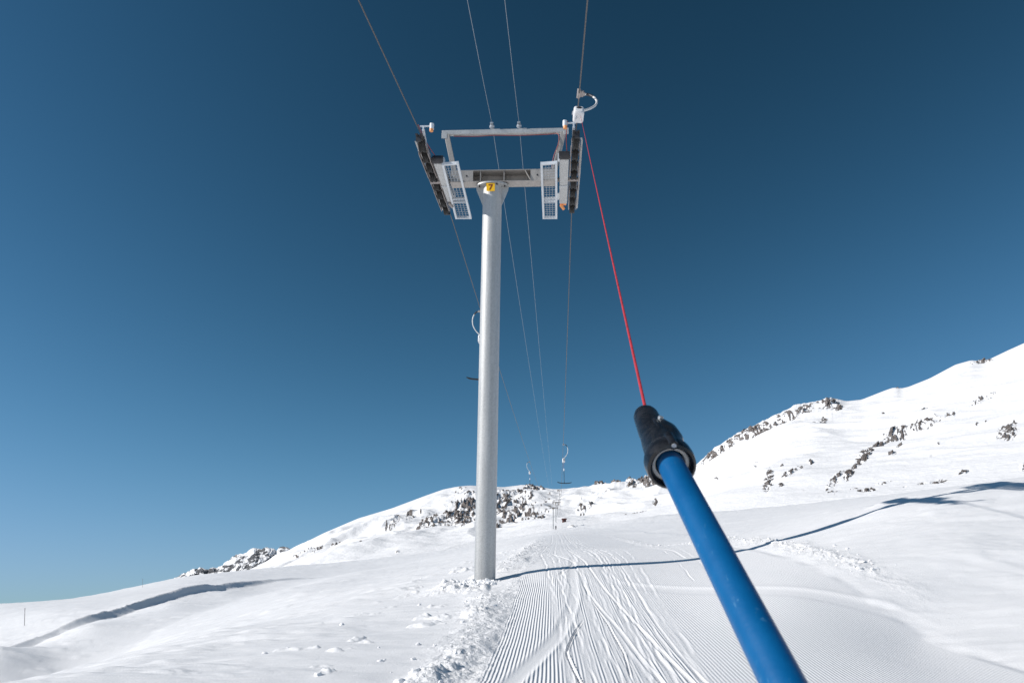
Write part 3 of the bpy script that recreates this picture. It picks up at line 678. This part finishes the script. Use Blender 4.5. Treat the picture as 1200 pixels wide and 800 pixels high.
def make_tower():
    tw = empty('lift_tower')
    bm = bmesh.new(); cyl(bm, (0, 0, -1.2), (0, 0, 8.24), .207, n=64)
    cyl(bm, (0, 0, 5.2), (0, 0, 5.202), .2085, n=64)
    from_bm('pole', bm, M['galv'], tw)
    # head plate with gussets
    bm = bmesh.new()
    lathe(bm, (0, 0, 8.225), (0, 0, 1), [(0, .0), (0, .36), (.03, .36), (.03, 0)], 40)
    bmesh.ops.scale(bm, vec=(1, .68, 1), verts=bm.verts[:])
    for sx, sy in ((-1, 0), (1, 0), (0, 1)):
        v = [Vector((.203, 0, 7.78)), Vector((.203, 0, 8.224)), Vector((.355, 0, 8.224)), Vector((.35, 0, 8.15))]
        R = Matrix.Rotation({(-1, 0): pi, (1, 0): 0, (0, 1): pi / 2}[(sx, sy)], 3, 'Z')
        f1 = [bm.verts.new(R @ (p + Vector((0, -.012, 0)))) for p in v]; f2 = [bm.verts.new(R @ (p + Vector((0, .012, 0)))) for p in v]
        bm.faces.new(f1); bm.faces.new(f2[::-1])
        for k in range(4): bm.faces.new((f1[k], f1[(k + 1) % 4], f2[(k + 1) % 4], f2[k]))
    collar = from_bm('collar', bm, M['galv'], tw)
    bm = bmesh.new()
    for k in range(8):
        a = 2 * pi * (k + .5) / 8; cyl(bm, (.30 * cos(a), .205 * sin(a), 8.195), (.30 * cos(a), .205 * sin(a), 8.275), .018, n=6)
    split_bm('bolt', bm, M['dark'], collar)
    # crossarm: channel, open to the front in its middle bays
    bm = bmesh.new(); x0, x1 = -.92, 1.42; zb, zt = 8.29, 8.57
    xm = (x0 + x1) / 2
    box(bm, (xm, .145, (zb + zt) / 2), (x1 - x0, .012, zt - zb)); box(bm, (xm, 0, zb + .008), (x1 - x0, .28, .014)); box(bm, (xm, 0, zt - .008), (x1 - x0, .28, .014))
    box(bm, ((x0 - .42) / 2, -.135, (zb + zt) / 2), (-.42 - x0, .010, zt - zb - .032)); box(bm, ((x1 + .84) / 2, -.135, (zb + zt) / 2), (x1 - .84, .010, zt - zb - .032))
    for xx in (-.26, .26): box(bm, (xx, 0, (zb + zt) / 2), (.016, .25, zt - zb - .032))
    beam(bm, (.84, -.136, zb + .03), (.72, -.136, zt - .03), .012, .06, Vector((0, 1, 0)))
    from_bm('crossarm', bm, M['beam'], tw)
    bm = bmesh.new()
    for xx in (-.56, .99): cyl(bm, (xx, -.146, 8.43), (xx, -.139, 8.43), .02, n=14)
    split_bm('bolt_hole', bm, M['dark'], tw)
    # upper gantry
    for a, b in (((-.85, 0, 8.578), (-1.055, 0, 9.497)), ((1.36, 0, 8.578), (1.56, 0, 9.497))):
        bm = bmesh.new(); beam(bm, a, b, .11, .13); from_bm('upright', bm, M['beam'], tw, bevel=.006)
    bm = bmesh.new(); box(bm, (.26, 0, 9.55), (2.84, .10, .10)); box(bm, (-1.10, -.066, 9.46), (.12, .008, .14)); box(bm, (1.62, -.066, 9.48), (.10, .008, .10))
    from_bm('gantry_bar', bm, M['galv'], tw, bevel=.006)
    bm = bmesh.new()
    tube(bm, smooth_path([(-.90, .02, 9.487), (-.4, .03, 9.480), (0, .02, 9.488), (.6, .03, 9.480), (1.2, .02, 9.486), (1.44, -.05, 9.45), (1.45, -.085, 9.2), (1.35, -.085, 8.9), (1.30, -.085, 8.62)], 5), .009, 6)
    tube(bm, smooth_path([(-1.33, -1.75, 8.75), (-1.22, -1.4, 8.55), (-1.10, -.95, 8.47)], 5), .008, 6)
    tube(bm, smooth_path([(1.62, -1.75, 8.75), (1.60, -1.4, 8.62), (1.62, -1.02, 8.47)], 5), .008, 6)
    split_bm('signal_wire', bm, M['redd'], tw)
    for xx in (-.04, .57):
        bm = bmesh.new(); cyl(bm, (xx, -.02, 9.63), (xx, -.02, 9.70), .02, n=10)
        lathe(bm, (xx, -.02, 9.655), (0, 0, 1), [(0, 0), (0, .05), (.02, .058), (.03, .03), (.045, .055), (.06, .03), (.07, 0)], 16)
        box(bm, (xx, -.02, 9.735), (.07, .16, .03)); box(bm, (xx + .10, .02, 9.635), (.16, .06, .010))
        from_bm('cable_clamp', bm, M['wire'], tw)
    platform(tw, [(-.947, -.98), (-.634, -1.02), (-.71, 1.87), (-1.07, 1.86)])
    platform(tw, [(1.095, -.92), (1.40, -.96), (1.405, 1.94), (1.09, 1.93)])
    rocker(tw, -1.055, -.95, .92, -1); rocker(tw, 1.565, -1.03, 1.12, 1)
    sheave_train(tw, -1.285, -1); sheave_train(tw, 1.785, 1)
    for side, x in ((-1, -1.23), (1, 1.74)):
        bm = bmesh.new(); ya = -1.72
        beam(bm, (x, ya + .35, 8.48), (x, ya, 8.66), .03, .05, Vector((1, 0, 0))); beam(bm, (x, ya, 8.62), (x, ya, 8.74), .03, .03)
        beam(bm, (x + side * .07, ya, 8.73), (x - side * .18, ya, 8.73), .025, .025); cyl(bm, (x - side * .17, ya, 8.66), (x - side * .17, ya, 8.78), .045, n=12)
        o = from_bm('sensor_bracket', bm, M['white'], tw)
        bm = bmesh.new(); cyl(bm, (x - side * .165, ya - .01, 8.61), (x - side * .165, ya - .01, 8.665), .038, n=12); from_bm('sensor_cap', bm, M['orange'], o)
    bm = bmesh.new(); box(bm, (-.02, -.226, 8.12), (.185, .006, .185)); pl = from_bm('number_plate', bm, M['yellow'], tw)
    bm = bmesh.new()
    pts = [(-.045, .062), (.045, .062), (.045, .038), (-.002, -.065), (-.032, -.065), (.014, .034), (-.045, .034)]
    vs_ = [bm.verts.new((-.02 + a, -.2315, 8.12 + b)) for a, b in pts]; f = bm.faces.new(vs_)
    r = bmesh.ops.extrude_face_region(bm, geom=[f]); bmesh.ops.translate(bm, vec=(0, .002, 0), verts=[e for e in r['geom'] if isinstance(e, bmesh.types.BMVert)])
    from_bm('number', bm, M['digit'], pl, smooth=False)
    return tw
def copy_tree(o, parent=None):
    c = o.copy(); C.objects.link(c); c.parent = parent
    for ch in [x for x in bpy.data.objects if x.parent == o]: copy_tree(ch, c)
    return c
tower = make_tower(); tower.matrix_world = Matrix.Translation(B0) @ TM
tag(tower, 'tall galvanised tower with yellow number 7, standing beside the groomed track', 'lift tower', 'ski lift towers in a line up the slope')
B1 = at(648.2, 621.5, 267)
B1.z = min(B1.z, ground_at(B1.x, B1.y) + 0.1)
far_bases = [(B1, 'second tower of the line, small on the snow crest above the track'),
             (on_mount(651.5, 611.5), 'third tower of the line, tiny, just past the crest'),
             (on_mount(653.5, 599), 'fourth tower of the line, tinier still, low on the white mountainside'),
             (on_mount(655.5, 586), 'last tiny tower of the line, high near the saddle')]
towers = [tower]
for b, lab in far_bases:
    t = copy_tree(tower); t.matrix_world = Matrix.Translation(b) @ TM; t['label'] = lab; towers.append(t)

# ------------------------------------------------------------------ ropes and cables
XT = Matrix.Translation(B1) @ TM
def rope(name, pts, r, mat_, label, cat, n=8):
    bm = bmesh.new(); tube(bm, pts, r, n); o = from_bm(name, bm, mat_); tag(o, label, cat); return o
def span(p, q, via=None, k=40):
    """points from p to q; the height is a parabola through via = (t, z)"""
    ts = [p.y, q.y] if via is None else [p.y, via[0], q.y]; zs = [p.z, q.z] if via is None else [p.z, via[1], q.z]
    co = np.polyfit(ts, zs, len(ts) - 1); out = []
    for i in range(k + 1):
        s = (i / k) ** 1.6; y = p.y + (q.y - p.y) * s; out.append(Vector((p.x + (q.x - p.x) * s, y, float(np.polyval(co, y)))))
    return out
ZR = 8.455 + .158 - .014 + .012
def haul(xl, near_px, via):
    a = L2W(xl, -1.5, ZR); b = L2W(xl, 1.62, ZR); e = XT @ Vector((xl, -1.5, ZR)); e2 = XT @ Vector((xl, 1.62, ZR))
    n0 = at(*near_px); d = (n0 - a); back = n0 + d * 2.5
    s2 = span(b, e, via)
    pts = [back, n0, a.lerp(n0, .5), a, b] + s2[1:] + [e2]
    prev = e2
    for tw in towers[2:]:
        m = tw.matrix_world; pa = m @ Vector((xl, -1.5, ZR)); pb = m @ Vector((xl, 1.62, ZR))
        for s in (.25, .5, .75):
            v = prev.lerp(pa, s); v.z -= 4 * s * (1 - s) * (pa - prev).length * .012; pts.append(v)
        pts += [pa, pb]; prev = pb
    return pts, s2, (n0, a)
lp, lspan, ln = haul(-1.285, (420, 0, 7.2), (67, at(617, 541, 67).z))
rp, rspan, rn = haul(1.785, (688.5, 0, 6.9), (44.4, at(658, 520, 44.4).z))
rope('haul_rope', lp, .0115, M['rope'], 'dark steel haul rope on the left of the towers, running over the left sheaves', 'rope')
rope('haul_rope', rp, .0115, M['rope'], 'dark steel haul rope on the right of the towers, passing the white spring box', 'rope')
for xx, npx, via, lab in ((-.04, (546, -8, 7.6), None, 'left of two thin pale cables clamped to the top bar of the tower'),
                          (.57, (590.5, -8, 7.9), None, 'right of two thin pale cables clamped to the top bar of the tower')):
    c0 = L2W(xx, -.02, 9.76); e = XT @ Vector((xx, -.02, 9.76)); n0 = at(*npx)
    pts = [n0 + (n0 - c0) * 2.2, n0, n0.lerp(c0, .5) + Vector((0, 0, -.03)), c0]
    co = span(c0, e, (60, float(np.interp(60, [c0.y, e.y], [c0.z, e.z])) - 1.1))
    pts += co[1:]
    prev = e
    for tw in towers[2:]:
        pa = tw.matrix_world @ Vector((xx, -.02, 9.76)); m_ = prev.lerp(pa, .5); m_.z -= 1.0; pts += [m_, pa]; prev = pa
    rope('signal_cable', pts, .0048, M['cable'], lab, 'cable')

# ------------------------------------------------------------------ T-bar hangers
def hanger_top(root, side, lean=0.0):
    """grip, curved arm and spring box; origin at the rope, x outwards on side"""
    s = side
    bm = bmesh.new(); box(bm, (0, 0, 0), (.06, .11, .07)); cyl(bm, (-.01, -.08, 0), (-.01, .08, 0), .03, n=12); box(bm, (s * .05, 0, .0), (.10, .06, .05))
    cyl(bm, (s * .05, -.05, .0), (s * .05, .05, .0), .028, n=10)
    from_bm('grip', bm, M['plate'], root, bevel=.004)
    path = smooth_path([(s * .08, 0, .0), (s * .17, 0, -.03), (s * .255, 0, -.14), (s * .30, 0, -.32), (s * .28, 0, -.52), (s * .20, 0, -.70), (s * .09, 0, -.84), (s * .0, 0, -.92)], 6)
    bm = bmesh.new(); tube(bm, path, .019, 12); from_bm('arm', bm, M['galv2'], root)
    bm = bmesh.new(); tube(bm, path[3:12], .024, 12); from_bm('arm_sleeve', bm, M['dark'], root)
    bm = bmesh.new(); box(bm, (0, 0, -1.06), (.17, .20, .27))
    sb = from_bm('spring_box', bm, M['box'], root, bevel=.035)
    bm = bmesh.new(); lathe(bm, (0, -.098, -1.02), (0, -1, 0), [(-.02, 0), (.008, .0), (.008, .040), (.004, .046), (-.02, .046)], 24)  # dark disc stands in for the shade of an open hole in the box
    from_bm('hole_disc', bm, M['dark'], sb)
    bm = bmesh.new(); cyl(bm, (0, .11, -1.04), (0, .098, -1.04), .05, n=20); box(bm, (s * -.095, 0, -1.0), (.02, .05, .05)); cyl(bm, (-.04, 0, -1.195), (-.04, 0, -1.24), .018, n=10)
    from_bm('fitting', bm, M['wire'], sb)
    return sb
def make_hanger(side):
    root = empty('tow_hanger'); hanger_top(root, side)
    bm = bmesh.new(); tube(bm, [(0, 0, -1.19), (0, 0, -1.62)], .007, 6); from_bm('cord', bm, M['redd'], root)
    bm = bmesh.new(); lathe(bm, (0, 0, -1.74), (0, 0, 1), [(0, 0), (0, .035), (.10, .03), (.16, .018), (.16, 0)], 14); from_bm('coupling', bm, M['box'], root)
    bm = bmesh.new(); tube(bm, [(0, 0, -1.74), (0, 0, -2.52)], .016, 10); from_bm('tow_bar', bm, M['dark'], root)
    bm = bmesh.new(); tube(bm, smooth_path([(-.46, -.03, -2.47), (-.30, -.01, -2.52), (0, 0, -2.545), (.30, -.01, -2.53), (.48, -.03, -2.49)], 6), [.02] * 3 + [.028] * 19 + [.02] * 3, 10)
    from_bm('cross_bar', bm, M['rubber'], root)
    return root
def on_span(sp, y):
    for a, b in zip(sp[:-1], sp[1:]):
        if a.y <= y <= b.y: return a.lerp(b, (y - a.y) / (b.y - a.y))
hl = make_hanger(-1); hl.location = on_span(lspan, 22.3); hl.rotation_euler = (0, 0, radians(-3))
G = 'unused T-bar hangers on the haul ropes'
tag(hl, 'T-bar hanger on the left rope, half hidden behind the big pole', 'tow hanger', G)
h2 = copy_tree(hl); h2.location = on_span(lspan, 67); h2.rotation_euler = (0, 0, radians(12)); h2['label'] = 'faint tiny hanger on the left rope, above the rocky ridge'
hr = make_hanger(1); hr.location = on_span(rspan, 44.6); hr.rotation_euler = (0, 0, radians(4))
tag(hr, 'T-bar hanger with dark crossbar against the sky, right of the big pole', 'tow hanger', G)

# ------------------------------------------------------------------ the tow bar in front of the camera
def camp(px, py, depth):
    a = (px - 600) / 800.0 * depth; b = (400 - py) / 800.0 * depth
    return Vector((a, depth * cos(PITCH) - b * sin(PITCH), depth * sin(PITCH) + b * cos(PITCH)))
near = empty('tow_bar')
gp = min((rn[1].lerp(rn[0], k / 200) for k in range(201)), key=lambda p: abs(p.z / p.y - ur(683, 110)[1]))
tb = bpy.data.objects
near.location = gp; near.rotation_euler = (radians(-31), radians(6), 0)
bpy.context.view_layer.update()
sbx = hanger_top(near, 1)
tag(near, 'blue tow bar on a red cord, running from a white box to the camera', 'tow bar')
def world_part(name, bm, m, parent=near, bevel=0.0):
    inv = near.matrix_basis.inverted()
    bmesh.ops.transform(bm, matrix=inv, verts=bm.verts[:]); return from_bm(name, bm, m, parent, bevel=bevel)
tubeA = camp(786.5, 545, .80); tubeB = camp(917.5, 800, .482); dT = (tubeB - tubeA).normalized()
sidev = Vector((1, 0, 0))
bm = bmesh.new(); lathe(bm, tubeA - dT * .03, dT, [(0, 0), (0, .0157), (.03 + (tubeB - tubeA).length + .22, .0157), (.03 + (tubeB - tubeA).length + .22, 0)], 64)
world_part('tube', bm, M['blue'])
# black coupling: bell mouth, shoulders, upper sleeve
upT = -dT; top = camp(757, 485, .955)
bm = bmesh.new()
lathe(bm, tubeA, upT, [(.050, .0195), (.004, .0215), (-.002, .0225), (-.006, .0255), (-.004, .0285), (.004, .0297), (.014, .0295), (.022, .0275), (.030, .0245), (.06, .0225), (.075, .021), (.08, .0)], 56, ref=sidev)
cpl = world_part('coupling', bm, M['black'])
ax2 = (top - (tubeA + upT * .02)); Lx = ax2.length; ax2.normalize(); st = tubeA + upT * .02
bm = bmesh.new()
lathe(bm, st, ax2, [(.0, .0225), (.02, .0212), (.04, .0200), (.06, .0190), (.08, .0178), (.10, .0168), (.12, .0160), (Lx - .010, .0158), (Lx - .003, .0145), (Lx, .010), (Lx + .001, 0)], 56, sx=1.0, ref=sidev)
for v in bm.verts:                                     # moulded shoulder on the right, waist on the left
    w_ = v.co - st; s_ = w_.dot(ax2); rad = w_ - ax2 * s_; kx = rad.dot(sidev) / max(rad.length, 1e-6)
    bmp = 0.0090 * math.exp(-((s_ - .052) / .030) ** 4) * max(0, kx + .1) ** .7 - 0.0020 * math.exp(-((s_ - .02) / .02) ** 2) * max(0, -kx) + 0.0035 * math.exp(-((s_ - .10) / .05) ** 4) * max(0, -kx)
    if rad.length > 1e-4: v.co += rad.normalized() * bmp
world_part('coupling_sleeve', bm, M['black'], cpl)
upv = Vector((0, sin(-PITCH), cos(PITCH)))
def radial(s, ang, r):
    x = (sidev - ax2 * sidev.dot(ax2)).normalized(); y = ax2.cross(x); y = y if y.z < 0 or True else -y
    return st + ax2 * s + (x * cos(ang) + y * sin(ang)) * r
# raised rib, screw and lug on the coupling
cd = (-st).normalized()                                # towards the viewer side
fr = (cd - ax2 * cd.dot(ax2)).normalized(); rt = fr.cross(ax2)
if rt.x < 0: rt = -rt
bm = bmesh.new()
for ang, s0, s1, rr2 in ((.35, .012, .075, .0035),):
    dv_ = fr * cos(ang) + rt * sin(ang)
    tube(bm, smooth_path([st + ax2 * (s0 + (s1 - s0) * k / 4) + dv_ * (.0185 + .0022 * sin(pi * k / 4)) for k in range(5)], 4), rr2, 10)
uq = (Vector((0, 0, 1)) - dT * dT.z).normalized()
cyl(bm, tubeA + uq * .0275 - upT * .004, tubeA + uq * .0275 + upT * .024, .0055, n=14)
world_part('coupling_rib', bm, M['black'], cpl)
bm = bmesh.new(); dv_ = fr * cos(.75) + rt * sin(.75); c0 = st + ax2 * .075 + dv_ * .0222
cyl(bm, c0 - dv_ * .004, c0 + dv_ * .0016, .0034, n=16)
c1 = tubeA + uq * .0275 - upT * .0045; cyl(bm, c1, c1 - upT * .0012, .0028, n=12)
world_part('screw', bm, M['wire'], cpl)
bm = bmesh.new()
lathe(bm, tubeA, upT, [(.012, .0165), (.0035, .0180), (.0030, .0222), (.006, .0228)], 48, ref=sidev)
world_part('liner', bm, M['liner'], cpl)
# cord
ctop = near.matrix_basis @ Vector((.035, -.02, -1.19))
bm = bmesh.new(); cpts = []
for i in range(41):
    s = i / 40; p = ctop.lerp(top - ax2 * .01, 1 - (1 - s) ** 1.0); p.z -= 0.10 * s * (1 - s) * 0.3; cpts.append(p)
tube(bm, cpts, .0023, 10)
world_part('cord', bm, M['red'])

# ------------------------------------------------------------------ marker stakes, hut, skier
def stake(base, h, label, tilt=0):
    o = empty('marker_stake', base); o.rotation_euler = (0, radians(tilt), 0)
    bm = bmesh.new(); tube(bm, [(0, 0, -.3), (.01 * h, 0, h)], .013 * max(1, h / 1.1), 8); from_bm('stick', bm, M['stake'], o)
    bm = bmesh.new(); tube(bm, [(.0085 * h, 0, h * .86), (.0105 * h, 0, h + .01)], .016 * max(1, h / 1.1), 8); from_bm('tip_band', bm, M['stake'], o)
    tag(o, label, 'stake', 'thin marker stakes in the snow'); return o
def solve_ground(px, py, t0=20, t1=160):
    for t in np.geomspace(t0, t1, 400):
        p = at(px, py, float(t))
        if ground_at(p.x, p.y) >= p.z: return Vector((p.x, p.y, ground_at(p.x, p.y)))
    p = at(px, py, t1); return p
stake(solve_ground(28.5, 732, 25), .85, 'thin stake on the smooth snow at far left, above the shaded scoop', -13)
stake(solve_ground(167, 687, 50), .75, 'thin stake on the left snow skyline, left of the rugged far peak', -10)
stake(on_mount(631.5, 598), 6.0, 'tall thin stake on the rocky mountainside, left of the far towers')
stake(solve_ground(978, 579, 30, 170), 1.7, 'thin stake below the rocks at the foot of the right mountain')
stake(on_mount(926.5, 561), 2.2, 'short thin stake among small rocks on the right mountainside')

hp = on_mount(661.5, 611.5); hut = empty('hut', hp); hut.scale = (.68, .68, .68)
bm = bmesh.new(); box(bm, (0, 0, .4), (2.4, 2.2, 2.6)); from_bm('wall', bm, M['wood'], hut)
bm = bmesh.new()
v = [bm.verts.new(p) for p in ((-1.7, -1.5, 1.75), (1.7, -1.5, 1.75), (1.7, 1.5, 1.75), (-1.7, 1.5, 1.75), (-1.5, 0, 2.35), (1.5, 0, 2.35))]
for f in ((0, 1, 5, 4), (2, 3, 4, 5), (1, 2, 5), (3, 0, 4), (3, 2, 1, 0)): bm.faces.new([v[i] for i in f])
from_bm('roof', bm, M['wood'], hut, smooth=False)
bm = bmesh.new(); box(bm, (.3, -1.12, .25), (.8, .06, 1.8)); from_bm('door', bm, M['dark'], hut)
tag(hut, 'tiny red-brown hut on the snow just right of the far towers', 'hut')

sp = at(651.4, 619.8, 262); sp.z = ground_at(sp.x, sp.y)
def skier(base):
    me = bpy.data.meshes.new('person'); V_ = [((0, 0, .92), .15), ((0, -.02, 1.15), .15), ((0, 0, 1.40), .17), ((0, .0, 1.52), .06), ((0, .02, 1.66), .11),
        ((.1, 0, .88), .11), ((.13, -.06, .48), .08), ((.14, .02, .08), .06), ((.14, -.14, .04), .05), ((-.1, 0, .88), .11), ((-.13, -.06, .48), .08), ((-.14, .02, .08), .06), ((-.14, -.14, .04), .05),
        ((.22, 0, 1.40), .07), ((.30, -.02, 1.14), .055), ((.22, .22, 1.05), .045), ((-.22, 0, 1.40), .07), ((-.30, -.02, 1.14), .055), ((-.22, .22, 1.05), .045)]
    E_ = [(0, 1), (1, 2), (2, 3), (3, 4), (0, 5), (5, 6), (6, 7), (7, 8), (0, 9), (9, 10), (10, 11), (11, 12), (2, 13), (13, 14), (14, 15), (2, 16), (16, 17), (17, 18)]
    me.from_pydata([Vector(a) for a, r in V_], E_, [])
    o = link('person', me, None, M['cloth']); o.modifiers.new('skin', 'SKIN')
    for i, (a, r) in enumerate(V_): me.skin_vertices[0].data[i].radius = (r, r); me.skin_vertices[0].data[i].use_root = i == 0
    s_ = o.modifiers.new('sub', 'SUBSURF'); s_.levels = 1; s_.render_levels = 1
    o.location = base
    bm = bmesh.new()
    for s in (-.14, .14): box(bm, (s, 0, .015), (.09, 1.65, .025))
    split_bm('ski', bm, M['stake'], o)
    tag(o, 'tiny skier in dark clothes standing at the foot of the second tower', 'person'); return o
skier(sp)
